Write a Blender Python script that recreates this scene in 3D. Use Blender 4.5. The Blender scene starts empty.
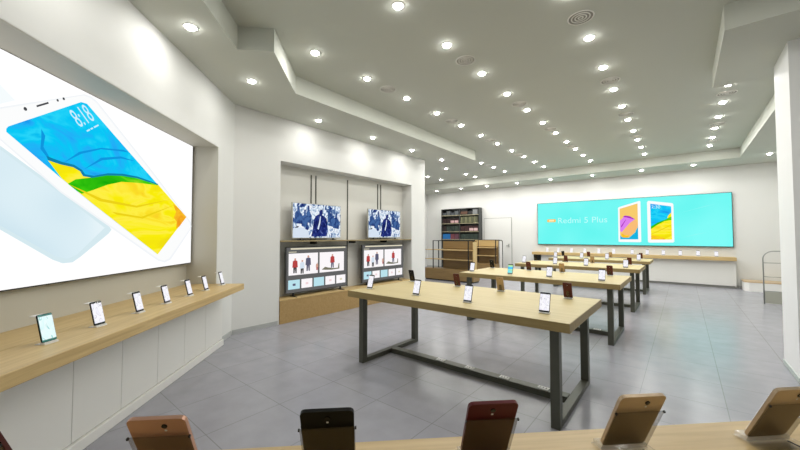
import bpy, bmesh, math, random
from mathutils import Vector, Matrix
random.seed(4)
PI = math.pi
R = math.radians
S2 = 2 ** -0.5
C = bpy.context.scene.collection


def UV(u, v, z=0.0):
    """point from the diagonal frame: u runs along the video wall, v runs along the front counter"""
    return (S2 * (v - u), S2 * (u + v), z)


# ------------------------------------------------------------------ materials
def mat(name, col, rough=0.5, metal=0.0, noise=0.0, nscale=8.0, spec=0.5, alpha=1.0, trans=0.0, ior=1.45):
    m = bpy.data.materials.new(name)
    m.use_nodes = True
    nt = m.node_tree
    b = nt.nodes['Principled BSDF']
    b.inputs['Base Color'].default_value = (*col, 1)
    b.inputs['Roughness'].default_value = rough
    b.inputs['Metallic'].default_value = metal
    b.inputs['Specular IOR Level'].default_value = spec
    b.inputs['Alpha'].default_value = alpha
    b.inputs['Transmission Weight'].default_value = trans
    b.inputs['IOR'].default_value = ior
    if noise > 0:
        tc = nt.nodes.new('ShaderNodeTexCoord')
        n = nt.nodes.new('ShaderNodeTexNoise')
        n.inputs['Scale'].default_value = nscale
        n.inputs['Detail'].default_value = 4
        mx = nt.nodes.new('ShaderNodeMix')
        mx.data_type = 'RGBA'
        mx.inputs['A'].default_value = (*[max(0, c * (1 - noise)) for c in col], 1)
        mx.inputs['B'].default_value = (*[min(1, c * (1 + noise)) for c in col], 1)
        nt.links.new(tc.outputs['Object'], n.inputs['Vector'])
        nt.links.new(n.outputs['Fac'], mx.inputs['Factor'])
        nt.links.new(mx.outputs['Result'], b.inputs['Base Color'])
    return m


def wood(name, c1, c2, scale=(1.2, 26, 26), rough=0.42):
    m = mat(name, c1, rough)
    nt = m.node_tree
    b = nt.nodes['Principled BSDF']
    tc = nt.nodes.new('ShaderNodeTexCoord')
    mp = nt.nodes.new('ShaderNodeMapping')
    mp.inputs['Scale'].default_value = scale
    n = nt.nodes.new('ShaderNodeTexNoise')
    n.inputs['Scale'].default_value = 1.6
    n.inputs['Detail'].default_value = 6
    n.inputs['Roughness'].default_value = 0.62
    n.inputs['Distortion'].default_value = 0.6
    cr = nt.nodes.new('ShaderNodeValToRGB')
    cr.color_ramp.elements[0].position = 0.3
    cr.color_ramp.elements[0].color = (*c2, 1)
    cr.color_ramp.elements[1].position = 0.66
    cr.color_ramp.elements[1].color = (*c1, 1)
    nt.links.new(tc.outputs['Object'], mp.inputs['Vector'])
    nt.links.new(mp.outputs['Vector'], n.inputs['Vector'])
    nt.links.new(n.outputs['Fac'], cr.inputs['Fac'])
    nt.links.new(cr.outputs['Color'], b.inputs['Base Color'])
    return m


def emit(name, col, strength=1.0):
    m = bpy.data.materials.new(name)
    m.use_nodes = True
    nt = m.node_tree
    nt.nodes.clear()
    o = nt.nodes.new('ShaderNodeOutputMaterial')
    e = nt.nodes.new('ShaderNodeEmission')
    e.inputs['Color'].default_value = (*col, 1)
    e.inputs['Strength'].default_value = strength
    nt.links.new(e.outputs[0], o.inputs[0])
    return m


def emit_noise(name, stops, scale=(3, 3, 3), strength=1.0, dist=0.8, detail=3.0):
    """lit picture: a colour ramp over distorted noise"""
    m = emit(name, (1, 1, 1), strength)
    nt = m.node_tree
    e = [n for n in nt.nodes if n.type == 'EMISSION'][0]
    tc = nt.nodes.new('ShaderNodeTexCoord')
    mp = nt.nodes.new('ShaderNodeMapping')
    mp.inputs['Scale'].default_value = scale
    n = nt.nodes.new('ShaderNodeTexNoise')
    n.inputs['Scale'].default_value = 1.0
    n.inputs['Detail'].default_value = detail
    n.inputs['Distortion'].default_value = dist
    cr = nt.nodes.new('ShaderNodeValToRGB')
    els = cr.color_ramp.elements
    while len(els) < len(stops):
        els.new(0.5)
    for el, (p, c) in zip(els, stops):
        el.position = p
        el.color = (*c, 1)
    nt.links.new(tc.outputs['Object'], mp.inputs['Vector'])
    nt.links.new(mp.outputs['Vector'], n.inputs['Vector'])
    nt.links.new(n.outputs['Fac'], cr.inputs['Fac'])
    nt.links.new(cr.outputs['Color'], e.inputs['Color'])
    return m


def srgb(r, g, b):
    f = lambda c: ((c / 255 + 0.055) / 1.055) ** 2.4 if c > 10 else c / 255 / 12.92
    return (f(r), f(g), f(b))


def floor_material():
    m = mat('floor_tile', (0.3, 0.3, 0.32), 0.25)
    nt = m.node_tree
    b = nt.nodes['Principled BSDF']
    b.inputs['Specular IOR Level'].default_value = 0.4
    tc = nt.nodes.new('ShaderNodeTexCoord')
    mp = nt.nodes.new('ShaderNodeMapping')
    mp.inputs['Location'].default_value = (0.35 + 0.613 * 20, -1.07 + 0.61 * 20, 0)
    br = nt.nodes.new('ShaderNodeTexBrick')
    br.offset = 0.0
    br.inputs['Scale'].default_value = 1.0
    br.inputs['Brick Width'].default_value = 0.613
    br.inputs['Row Height'].default_value = 0.61
    br.inputs['Mortar Size'].default_value = 0.0035
    br.inputs['Mortar Smooth'].default_value = 0.1
    br.inputs['Color1'].default_value = (0.31, 0.31, 0.345, 1)
    br.inputs['Color2'].default_value = (0.325, 0.325, 0.36, 1)
    br.inputs['Mortar'].default_value = (0.225, 0.225, 0.24, 1)
    n = nt.nodes.new('ShaderNodeTexNoise')
    n.inputs['Scale'].default_value = 5
    n.inputs['Detail'].default_value = 6
    cr = nt.nodes.new('ShaderNodeValToRGB')
    cr.color_ramp.elements[0].position = 0.3
    cr.color_ramp.elements[0].color = (0.92, 0.92, 0.92, 1)
    cr.color_ramp.elements[1].position = 0.7
    cr.color_ramp.elements[1].color = (1.04, 1.04, 1.04, 1)
    mx = nt.nodes.new('ShaderNodeMix')
    mx.data_type = 'RGBA'
    mx.blend_type = 'MULTIPLY'
    mx.inputs['Factor'].default_value = 1
    L = nt.links.new
    L(tc.outputs['Object'], mp.inputs['Vector'])
    L(mp.outputs['Vector'], br.inputs['Vector'])
    L(tc.outputs['Object'], n.inputs['Vector'])
    L(n.outputs['Fac'], cr.inputs['Fac'])
    L(br.outputs['Color'], mx.inputs['A'])
    L(cr.outputs['Color'], mx.inputs['B'])
    L(mx.outputs['Result'], b.inputs['Base Color'])
    return m


M = {}
M['wall'] = mat('white_paint', (0.69, 0.69, 0.665), 0.6, noise=0.012, nscale=3)
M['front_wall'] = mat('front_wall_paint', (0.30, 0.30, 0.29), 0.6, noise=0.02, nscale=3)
M['ceil'] = mat('ceiling_paint', (0.56, 0.575, 0.515), 0.8, noise=0.012, nscale=2)
M['column'] = mat('column_paint', (0.85, 0.86, 0.86), 0.6, noise=0.008, nscale=3)
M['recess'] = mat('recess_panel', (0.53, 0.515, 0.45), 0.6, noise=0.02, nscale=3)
M['niche'] = mat('niche_panel', (0.68, 0.67, 0.62), 0.6, noise=0.015, nscale=3)
M['panel'] = mat('counter_panel', (0.74, 0.735, 0.70), 0.5, noise=0.015, nscale=4)
M['skirting'] = mat('skirting_grey', (0.42, 0.43, 0.42), 0.4, noise=0.02)
M['floor'] = floor_material()
M['oak'] = wood('oak_counter', (0.60, 0.435, 0.20), (0.45, 0.31, 0.13), (1.0, 22, 22))
M['table_oak'] = wood('oak_table', (0.53, 0.435, 0.215), (0.44, 0.355, 0.165), (1.0, 20, 20), 0.5)
M['shaded_oak'] = wood('oak_edge_shaded', (0.32, 0.235, 0.095), (0.255, 0.18, 0.068), (1.0, 20, 20), 0.5)  # table-edge brown, darkened further by front-side shade put into the colour
M['shelf_oak'] = wood('oak_plinth', (0.42, 0.28, 0.115), (0.34, 0.215, 0.08), (1.2, 20, 20))
M['plinth_oak'] = M['shelf_oak']
M['shelf_oak'] = wood('oak_shelving', (0.28, 0.18, 0.07), (0.21, 0.13, 0.048), (1.2, 20, 20))
M['olive_shelf'] = wood('shelf_edge', (0.34, 0.27, 0.14), (0.26, 0.20, 0.10), (1.2, 20, 20))
M['steel'] = mat('dark_steel', (0.088, 0.09, 0.07), 0.42, 0.35, noise=0.08, nscale=12)
M['black_steel'] = mat('black_steel', (0.02, 0.022, 0.022), 0.4, 0.4, noise=0.08, nscale=12)
M['chrome'] = mat('brushed_metal', (0.32, 0.33, 0.31), 0.35, 0.8, noise=0.06, nscale=12)
M['white_plastic'] = mat('white_plastic', (0.8, 0.8, 0.79), 0.4, noise=0.01)
M['black_plastic'] = mat('black_plastic', (0.012, 0.012, 0.013), 0.35, noise=0.1, nscale=20)
M['dark_plastic'] = mat('dark_plastic', (0.05, 0.05, 0.048), 0.4, noise=0.1, nscale=20)
M['silver'] = mat('silver_frame', (0.52, 0.51, 0.46), 0.3, 0.7, noise=0.04)
M['vent'] = mat('vent_metal', (0.86, 0.85, 0.80), 0.5, noise=0.03)
M['vent_dark'] = mat('vent_gap', (0.30, 0.285, 0.25), 0.7, noise=0.05)
M['bookcase'] = mat('bookcase_grey', (0.055, 0.058, 0.056), 0.5, noise=0.08, nscale=10)
M['book_shelf_edge'] = mat('bookcase_edge', (0.34, 0.31, 0.20), 0.5, noise=0.05, nscale=10)
M['gap'] = mat('seam_grey', (0.20, 0.20, 0.185), 0.7, noise=0.02)  # dark grey of door seams, counter carcass and kickboards
M['smoke_acrylic'] = mat('smoked_acrylic', (0.17, 0.13, 0.07), 0.2, spec=0.2, alpha=0.32, noise=0.05)
M['clear_acrylic'] = mat('clear_acrylic', (0.62, 0.62, 0.57), 0.1, alpha=0.25, noise=0.02)
M['thin_acrylic'] = mat('thin_acrylic', (0.5, 0.47, 0.40), 0.1, alpha=0.14, noise=0.02)
M['rack_panel'] = mat('rack_panel', (0.40, 0.40, 0.34), 0.5, noise=0.05)
M['bench_white'] = mat('bench_white', (0.82, 0.81, 0.78), 0.5, noise=0.01)
M['bench_oak'] = wood('bench_oak', (0.60, 0.45, 0.28), (0.50, 0.36, 0.21), (1.2, 18, 18))
M['lens'] = emit('lamp_lens', (1.0, 0.985, 0.955), 90.0)
M['trim_ring'] = mat('lamp_trim', (0.72, 0.71, 0.68), 0.4, noise=0.01)
M['column_base'] = mat('column_base', (0.50, 0.56, 0.53), 0.4, noise=0.02)

# phone bodies
M['ph_black'] = mat('phone_black', (0.007, 0.007, 0.006), 0.5, 0.0, spec=0.25, noise=0.1)
M['ph_maroon'] = mat('phone_maroon', (0.09, 0.017, 0.013), 0.35, 0.3, noise=0.06)
M['ph_red'] = mat('phone_red', (0.11, 0.006, 0.010), 0.4, 0.2, noise=0.06)
M['ph_gold'] = mat('phone_gold', (0.42, 0.29, 0.155), 0.35, 0.4, noise=0.04)
M['ph_rose'] = mat('phone_rose', (0.66, 0.38, 0.27), 0.35, 0.4, noise=0.04)
M['ph_tan'] = mat('phone_tan', (0.60, 0.46, 0.31), 0.35, 0.4, noise=0.04)
M['ph_white'] = mat('phone_white', (0.75, 0.75, 0.74), 0.3, noise=0.02)
M['ph_front'] = mat('phone_front_glass', (0.015, 0.015, 0.017), 0.08, noise=0.05)
M['ph_teal'] = mat('phone_teal', (0.03, 0.19, 0.17), 0.15, noise=0.05)
M['cam_glass'] = mat('camera_glass', (0.004, 0.004, 0.005), 0.08, noise=0.05)
WH = (0.95, 0.94, 0.98)
M['scr_white'] = emit_noise('phone_screen_white', [(0.0, (.90, .90, .95)), (0.47, (.97, .96, 1)), (0.495, (0.60, .59, .66)), (0.52, (.93, .92, .98)), (0.8, (.8, .78, .9))], (22, 22, 14), 1.0, 1.2, 0.5)
M['scr_teal'] = emit_noise('phone_screen_teal', [(0.0, (.62, .95, .95)), (0.55, (.85, 1, 1)), (0.60, (0.30, .68, .68)), (0.66, (.75, 1, 1))], (22, 22, 14), 1.0, 1.2, 0.5)
M['scr_colour'] = emit_noise('phone_screen_colour', [(0.36, (.06, .50, .95)), (0.48, (.20, .80, .95)), (0.56, (0.55, .85, .25)), (0.66, (.98, .85, .1))], (1, 1, 16), 1.0, 0.6, 1)

# lit pictures
M['lb_white'] = emit('lit_white', (1.0, 1.0, 0.995), 1.03)
M['lb_body'] = emit('lit_phone_white', srgb(252, 253, 253), 1.0)
M['lb_edge'] = emit('lit_phone_edge', srgb(243, 246, 249), 1.0)
M['lb_ice'] = emit_noise('lit_ice_blue', [(0.3, srgb(198, 224, 236)), (0.5, srgb(222, 240, 247)), (0.68, srgb(246, 252, 254))], (1.1, 1, 1.1), 1.0, 0.3, 1)
M['lb_iceedge'] = emit('lit_ice_edge', srgb(214, 234, 240), 1.0)
M['lb_blue'] = emit_noise('lit_paint_blue', [(0.30, srgb(20, 140, 232)), (0.42, srgb(34, 176, 248)), (0.52, srgb(6, 200, 246)), (0.60, srgb(40, 214, 250)), (0.68, srgb(10, 190, 240))], (1.3, 1, 2.6), 1.0, 2.0, 4)
M['lb_yellow'] = emit_noise('lit_paint_yellow', [(0.3, srgb(240, 222, 20)), (0.46, srgb(250, 238, 10)), (0.56, srgb(255, 240, 70)), (0.64, srgb(252, 226, 40)), (0.75, srgb(248, 200, 40))], (1.2, 1, 4.5), 1.0, 1.5, 3)
M['lb_green'] = emit_noise('lit_paint_green', [(0.3, srgb(20, 170, 10)), (0.55, srgb(60, 205, 15)), (0.75, srgb(150, 220, 30))], (2, 1, 6), 1.0, 1.0, 3)
M['lb_orange'] = emit_noise('lit_paint_orange', [(0.35, srgb(250, 215, 20)), (0.5, srgb(250, 190, 40)), (0.7, srgb(240, 150, 30))], (3, 1, 5), 1.0, 1.5, 3)
M['lb_navy'] = emit('lit_paint_navy', srgb(18, 128, 170), 1.0)
M['lb_mid'] = emit('lit_paint_mid', srgb(16, 150, 222), 1.0)
M['lb_ochre'] = emit('lit_paint_ochre', srgb(236, 210, 24), 1.0)
M['lb_grey'] = emit('lit_dark_grey', srgb(70, 72, 76), 1.0)
M['lb_text'] = emit('lit_text_pale', srgb(208, 240, 255), 1.0)
M['lb_cyan'] = emit_noise('lit_cyan', [(0.3, srgb(102, 246, 240)), (0.7, srgb(128, 253, 248))], (.7, 1, .7), 1.0, 0.2, 1)
M['lb_cyan2'] = emit('lit_cyan_streak', srgb(150, 250, 246), 1.0)
M['lb_signtext'] = emit('lit_sign_text', srgb(190, 255, 252), 1.0)
M['lb_badge'] = emit('lit_badge_orange', srgb(252, 196, 96), 1.0)
M['lb_badge2'] = emit('lit_badge_yellow', srgb(255, 240, 190), 1.0)
M['lb_purple'] = emit('lit_purple', srgb(222, 130, 240), 1.0)
M['lb_violet'] = emit('lit_violet', srgb(170, 40, 190), 1.0)
M['lb_peach'] = emit('lit_peach', srgb(250, 190, 120), 1.0)
M['lb_sand'] = emit('lit_sand', srgb(248, 205, 110), 1.0)
M['lb_sky'] = emit('lit_sky', srgb(20, 180, 225), 1.0)
M['tv_crowd'] = emit_noise('tv_crowd', [(0.34, srgb(30, 45, 110)), (0.43, srgb(90, 125, 175)), (0.50, srgb(205, 222, 238)), (0.58, srgb(250, 252, 255)), (0.70, srgb(120, 150, 190))], (9, 9, 7), 1.0, 1.5, 3)
M['tv_navy'] = emit_noise('tv_navy', [(0.35, srgb(14, 18, 70)), (0.6, srgb(40, 55, 130)), (0.75, srgb(110, 130, 185))], (14, 14, 8), 1.0, 1.5, 3)
M['tv_mid'] = emit_noise('tv_mid', [(0.35, srgb(30, 50, 110)), (0.6, srgb(70, 105, 160))], (12, 12, 8), 1.0, 1.0, 2)
M['tv_pale'] = emit('tv_pale', srgb(214, 226, 240), 1.0)
M['tv_ui'] = emit('tv_ui_grey', srgb(98, 98, 98), 1.0)
M['tv_ui2'] = emit('tv_ui_light', srgb(222, 216, 190), 1.0)
M['tv_white'] = emit('tv_tile_white', srgb(252, 248, 250), 1.0)
M['tv_lblue'] = emit('tv_tile_blue', srgb(186, 226, 236), 1.0)
M['tv_ink'] = emit('tv_ink', srgb(28, 30, 34), 1.0)
M['tv_red'] = emit('tv_red', srgb(182, 70, 70), 1.0)
M['tv_slate'] = emit('tv_slate', srgb(92, 92, 116), 1.0)
M['tv_olive'] = emit('tv_olive', srgb(120, 118, 100), 1.0)
M['tv_skin'] = emit('tv_skin', srgb(206, 158, 140), 1.0)
M['tv_pink'] = emit('tv_pink', srgb(240, 214, 216), 1.0)

# ------------------------------------------------------------------ object helpers


def tag(o, label=None, cat=None, group=None, kind=None):
    if label: o['label'] = label
    if cat: o['category'] = cat
    if group: o['group'] = group
    if kind: o['kind'] = kind
    return o


def empty(name, loc=(0, 0, 0), rz=0.0, label=None, cat=None, group=None):
    o = bpy.data.objects.new(name, None)
    C.objects.link(o)
    o.location = loc
    o.rotation_euler = (0, 0, rz)
    o.empty_display_size = 0.1
    return tag(o, label, cat, group)


class MB:
    """a mesh under construction; several materials possible"""

    def __init__(self):
        self.bm = bmesh.new()
        self.mats = []

    def mi(self, m):
        if m is None: return 0
        if m not in self.mats: self.mats.append(m)
        return self.mats.index(m)

    def box(self, x0, y0, z0, x1, y1, z1, m=None, bev=0.0, seg=1):
        i = self.mi(m)
        vs = [self.bm.verts.new(p) for p in ((x0, y0, z0), (x1, y0, z0), (x1, y1, z0), (x0, y1, z0), (x0, y0, z1), (x1, y0, z1), (x1, y1, z1), (x0, y1, z1))]
        fs = [self.bm.faces.new([vs[k] for k in q]) for q in ((0, 3, 2, 1), (4, 5, 6, 7), (0, 1, 5, 4), (1, 2, 6, 5), (2, 3, 7, 6), (3, 0, 4, 7))]
        for f in fs: f.material_index = i
        if bev > 0:
            es = list({e for f in fs for e in f.edges})
            r = bmesh.ops.bevel(self.bm, geom=es, offset=bev, segments=seg, affect='EDGES', profile=0.5)
            for f in r['faces']: f.material_index = i
        return self

    def prism(self, pts, z0, z1, m=None):
        i = self.mi(m)
        a = [self.bm.verts.new((x, y, z0)) for x, y in pts]
        b = [self.bm.verts.new((x, y, z1)) for x, y in pts]
        n = len(pts)
        fs = [self.bm.faces.new(a[::-1]), self.bm.faces.new(b)]
        for k in range(n): fs.append(self.bm.faces.new((a[k], a[(k + 1) % n], b[(k + 1) % n], b[k])))
        for f in fs: f.material_index = i
        bmesh.ops.recalc_face_normals(self.bm, faces=fs)
        return self

    def extrude_poly(self, pts, org, ex, ey, ez, depth, m=None):
        """polygon in the (ex, ey) plane given depth along ez"""
        i = self.mi(m)
        org, ex, ey, ez = Vector(org), Vector(ex), Vector(ey), Vector(ez)
        a = [self.bm.verts.new(org + ex * x + ey * y) for x, y in pts]
        b = [self.bm.verts.new(org + ex * x + ey * y + ez * depth) for x, y in pts]
        n = len(pts)
        fs = [self.bm.faces.new(a[::-1]), self.bm.faces.new(b)]
        for k in range(n): fs.append(self.bm.faces.new((a[k], a[(k + 1) % n], b[(k + 1) % n], b[k])))
        for f in fs: f.material_index = i
        bmesh.ops.recalc_face_normals(self.bm, faces=fs)
        return self

    def flat(self, pts3, m=None):
        f = self.bm.faces.new([self.bm.verts.new(p) for p in pts3])
        f.material_index = self.mi(m)
        return self

    def lathe(self, prof, seg=24, c=(0, 0), m=None, smooth=True):
        """profile of (r, z) about a vertical axis"""
        i = self.mi(m)
        rings = []
        for r, z in prof:
            if r < 1e-6:
                rings.append([self.bm.verts.new((c[0], c[1], z))])
            else:
                rings.append([self.bm.verts.new((c[0] + r * math.cos(2 * PI * k / seg), c[1] + r * math.sin(2 * PI * k / seg), z)) for k in range(seg)])
        fs = []
        for A, B in zip(rings, rings[1:]):
            for k in range(seg):
                k2 = (k + 1) % seg
                if len(A) == 1 and len(B) == 1: continue
                if len(A) == 1: q = (A[0], B[k2], B[k])
                elif len(B) == 1: q = (A[k], A[k2], B[0])
                else: q = (A[k], A[k2], B[k2], B[k])
                fs.append(self.bm.faces.new(q))
        for f in fs:
            f.material_index = i
            f.smooth = smooth
        bmesh.ops.recalc_face_normals(self.bm, faces=fs)
        return self

    def tube(self, pts, r, m=None, seg=8):
        i = self.mi(m)
        pts = [Vector(p) for p in pts]
        rings = []
        for k, p in enumerate(pts):
            a = pts[max(0, k - 1)]
            b = pts[min(len(pts) - 1, k + 1)]
            t = (b - a).normalized()
            ref = Vector((0, 0, 1)) if abs(t.z) < 0.95 else Vector((0, 1, 0))
            if abs(t.z) >= 0.3 and abs(t.y) < 0.05: ref = Vector((0, 1, 0))
            n1 = t.cross(ref).normalized()
            n2 = t.cross(n1)
            rings.append([self.bm.verts.new(p + n1 * r * math.cos(2 * PI * j / seg) + n2 * r * math.sin(2 * PI * j / seg)) for j in range(seg)])
        fs = []
        for A, B in zip(rings, rings[1:]):
            for j in range(seg): fs.append(self.bm.faces.new((A[j], A[(j + 1) % seg], B[(j + 1) % seg], B[j])))
        fs.append(self.bm.faces.new(rings[0][::-1]))
        fs.append(self.bm.faces.new(rings[-1]))
        for f in fs:
            f.material_index = i
            f.smooth = True
        bmesh.ops.recalc_face_normals(self.bm, faces=fs)
        return self

    def xf(self, mtx):
        bmesh.ops.transform(self.bm, matrix=mtx, verts=self.bm.verts)
        return self

    def build(self, name, m=None, parent=None, loc=None, rz=None):
        me = bpy.data.meshes.new(name)
        self.bm.normal_update()
        self.bm.to_mesh(me)
        self.bm.free()
        for mm in (self.mats or [m]): me.materials.append(mm)
        o = bpy.data.objects.new(name, me)
        C.objects.link(o)
        if parent: o.parent = parent
        if loc is not None: o.location = loc
        if rz is not None: o.rotation_euler = (0, 0, rz)
        return o


def struct(name, mb, m=None, parent=None, **k):
    o = mb.build(name, m, parent, **k)
    o['kind'] = 'structure'
    return o


CH = {}


def copy_tree(o, parent=None):
    c = o.copy()
    C.objects.link(c)
    c.parent = parent
    for ch in list(o.children): copy_tree(ch, c)
    return c


def text_mesh(body, size):
    """letters as polygons (list of face point lists in 2d), from Blender's own font"""
    cu = bpy.data.curves.new('letters', 'FONT')
    cu.body = body
    cu.size = size
    cu.resolution_u = 3
    o = bpy.data.objects.new('letters', cu)
    C.objects.link(o)
    bpy.context.view_layer.update()
    dg = bpy.context.evaluated_depsgraph_get()
    me = o.evaluated_get(dg).to_mesh()
    fs = [[tuple(me.vertices[i].co[:2]) for i in p.vertices] for p in me.polygons]
    o.evaluated_get(dg).to_mesh_clear()
    bpy.data.objects.remove(o)
    bpy.data.curves.remove(cu)
    return fs


ORD = ['first', 'second', 'third', 'fourth', 'fifth', 'sixth', 'seventh', 'eighth', 'ninth', 'tenth', 'eleventh', 'twelfth', 'thirteenth', 'fourteenth']

# ------------------------------------------------------------------ the room
VW, UE = -2.08, 5.40                  # video wall face, and its far corner
XT, YT0, YT1 = -5.30, 2.35, 7.40      # television wall
YB, XL, XR = 13.75, -9.7, 2.6         # back wall, far left, right wall
ZC, ZS = 3.80, 3.54                   # ceiling and soffit heights
UF = -2.5                             # front wall behind the camera
P0 = UV(UF, VW)[:2]
PF = (XR, XR + UF / S2)
room = [P0, UV(UE, VW)[:2], (XT, YT1), (XL, YT1), (XL, YB), (XR, YB), PF]


def grow(poly, d):
    cx = sum(p[0] for p in poly) / len(poly)
    cy = sum(p[1] for p in poly) / len(poly)
    return [(p[0] + (d if p[0] > cx else -d), p[1] + (d if p[1] > cy else -d)) for p in poly]


struct('floor', MB().box(XL - 0.4, -4.6, -0.12, XR + 0.4, YB + 0.4, 0.0), M['floor'])
struct('ceiling', MB().box(XL - 0.4, -4.6, ZC, XR + 0.4, YB + 0.4, ZC + 0.12), M['ceil'])

# video wall (diagonal): local x = u, local y = -v
RZL = R(135)
REC0, REC1, RECZ, RECV = 1.15, 4.88, 2.735, -2.47
w = MB()
w.box(UF - .4, -VW, 0, REC0, -VW + .45, ZC, M['wall'])
w.box(REC1, -VW, 0, UE + .02, -VW + .45, ZC, M['wall'])
w.box(REC0, -VW, RECZ, REC1, -VW + .45, ZC, M['wall'])
w.box(REC0, -VW, 0, REC1, -VW + .39, 0.77, M['wall'])
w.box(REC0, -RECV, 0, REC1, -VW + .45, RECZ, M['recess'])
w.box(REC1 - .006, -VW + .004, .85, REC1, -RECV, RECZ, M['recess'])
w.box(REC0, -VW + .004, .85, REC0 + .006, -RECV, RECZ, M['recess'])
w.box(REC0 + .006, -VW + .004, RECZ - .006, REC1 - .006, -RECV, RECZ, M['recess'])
struct('wall_left', w, rz=RZL)

# television wall with its niche
NY0, NY1, NZ, ND = 3.15, 6.82, 2.80, 0.30
w = MB()
w.box(XT - .4, YT0 - .02, 0, XT, NY0, ZC, M['wall'])
w.box(XT - .4, NY1, 0, XT, YT1, ZC, M['wall'])
w.box(XT - .4, NY0, NZ, XT, NY1, ZC, M['wall'])
w.box(XT - .4, NY0, 0, XT - ND, NY1, NZ, M['niche'])
struct('wall_television', w)
struct('wall_return', MB().box(XL, YT1 - .3, 0, XT - .4, YT1, ZC), M['wall'])
struct('wall_far_left', MB().box(XL - .2, YT1 - .3, 0, XL, YB + .2, ZC), M['wall'])
struct('wall_back', MB().box(XL, YB, 0, XR, YB + .2, ZC), M['wall'])
struct('wall_right', MB().box(XR, -4.4, 0, XR + .2, YB + .2, ZC), M['wall'])
# front wall, behind the camera (local x = v, local y = u)
struct('wall_front', MB().box(VW - .4, UF - .2, 0, 3.2, UF, ZC), M['front_wall'], rz=R(45))
# baseboards
struct('baseboard_television', MB().box(XT, YT0 + .02, 0, XT + .012, NY0 - .03, .07).box(XT, NY1 + .0, 0, XT + .012, YT1, .07), M['skirting'])
struct('baseboard_left', MB().box(REC1 + .08, -VW - .012, 0, UE - .01, -VW, .07), M['skirting'], rz=RZL)
struct('baseboard_back', MB().box(XL, YB - .012, 0, -4.5, YB, .07).box(1.16, YB - .012, 0, XR, YB, .07), M['skirting'])

# dropped soffits, one per side
left_soffit = [UV(UF, VW)[:2], UV(UE, VW)[:2], (XT, YT1), (XL, YT1), (XL, 8.33), (-4.28, 8.33), (-4.22, 2.73), (-3.44, 1.95), (-3.70, 1.665), UV(UF, -1.44)[:2]]
struct('ceiling_soffit_left', MB().prism(left_soffit, ZS, ZC), M['ceil'])
back_soffit = [(XL, YB), (XL, 12.45), (1.18, 12.40), (1.18, 6.34), (0.36, 6.34), (0.36, 4.61), (XR, 4.61), (XR, YB)]
struct('ceiling_soffit_back', MB().prism(back_soffit, ZS, ZC), M['ceil'])
# square column on the right
cl = empty('column', (1.25, 5.65, 0))
cl['kind'] = 'structure'
struct('shaft', MB().box(-.365, -.36, 0, .365, .36, ZS), M['column'], cl)
struct('column_base', MB().box(-.373, -.368, 0, .373, .368, .05), M['column_base'], cl)

# flush door in the back wall
d = empty('door_1', (-6.05, YB, 0))
d['kind'] = 'structure'
dl = MB().box(-.615, -.012, 0, .615, 0, 2.265, M['gap']).box(-.60, -.022, .005, .60, 0, 2.25, M['wall'])
struct('door_leaf', dl, None, d)
struct('door_handle', MB().box(.475, -.03, 1.03, .505, -.022, 1.17).tube([(.49, -.03, 1.1), (.49, -.07, 1.1), (.39, -.075, 1.095)], .01), M['chrome'], d)

# vertical cable channels on the niche back
for k, (y, z0, z1) in enumerate([(3.99, 1.44, 2.70), (4.10, 1.44, 2.70), (4.93, .42, 2.72), (5.88, 1.44, 2.74), (5.985, 1.44, 2.74)]):
    struct('trim_%d' % (k + 1), MB().box(XT - ND, y - .012, z0, XT - ND + .012, y + .012, z1), M['steel'])

# ------------------------------------------------------------------ downlights and vents
lamp0 = empty('downlight', (0, 0, 0))
MB().lathe([(.047, -.001), (.049, -.0035), (.066, -.003), (.068, 0)], 28).build('trim_ring', M['trim_ring'], lamp0)
MB().lathe([(.042, -.001), (.035, -.017), (.020, -.023), (0, -.0245)], 14).build('lens', M['lens'], lamp0)
sl = bpy.data.lights.new('downlight_beam', 'AREA')
sl.shape = 'DISK'
sl.size = .085
sl.energy = 5.9
sl.color = (1.0, 0.985, 0.955)
so = bpy.data.objects.new('downlight_beam', sl)
C.objects.link(so)
so.parent = lamp0
so.location = (0, 0, -.026)
used = []


far_lamp = sl.copy()
far_lamp.energy = 8.6
wall_lamp = sl.copy()
wall_lamp.energy = 3.7


def downlight(x, y, z, label, group, beam=None):
    o = lamp0 if not used else copy_tree(lamp0)
    used.append(o)
    o.location = (x, y, z)
    for ch in o.children:
        if ch.type == 'LIGHT': ch.data = beam or (far_lamp if y > 6.5 else sl)
    tag(o, label, 'ceiling light', group)
    return o


GY = [2.54, 3.45, 4.38, 5.28, 6.19, 7.10, 8.00, 8.92, 9.82, 10.71, 11.65]
rows = [(-3.50, GY, 'over the left table ends'), (-2.14, [1.63] + GY, 'over the middle of the tables'), (-.79, GY, 'over the right table ends'),  # nearest lamp of the middle row is unseen, added to brighten the soffit faces
        (.57, [.72, 2.54, 3.45, 7.10, 8.00, 8.92, 9.82, 10.71, 11.65], 'over the open aisle'),  # nearest aisle lamp is unseen, added to brighten the foreground worktop
        (-4.83, [8.92, 9.80, 10.71, 11.62], 'behind the television wall end'), (-6.16, [8.92, 9.87, 11.22, 11.95], 'over the oak shelving'),
        (-7.56, [8.92, 9.82, 10.76, 11.70], 'nearest the far left corner')]
for x, ys, where in rows:
    for k, y in enumerate(ys):
        downlight(x, y, ZC, '%s recessed downlight from the front in the row %s' % (ORD[k], where), 'recessed lights of the main ceiling')
for k, (x, y) in enumerate([(-2.83, .32), (-3.65, 1.19), (-4.32, 2.14), (-4.90, 3.64), (-4.90, 5.00), (-4.90, 6.33), (-4.92, 7.65)]):  # first one is out of view, added to light the left wall
    downlight(x, y, ZS, '%s downlight from the front in the soffit along the left walls' % ORD[k], 'recessed lights of the wall soffit', wall_lamp)
bl = sl.copy()
bl.energy = 13
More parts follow.
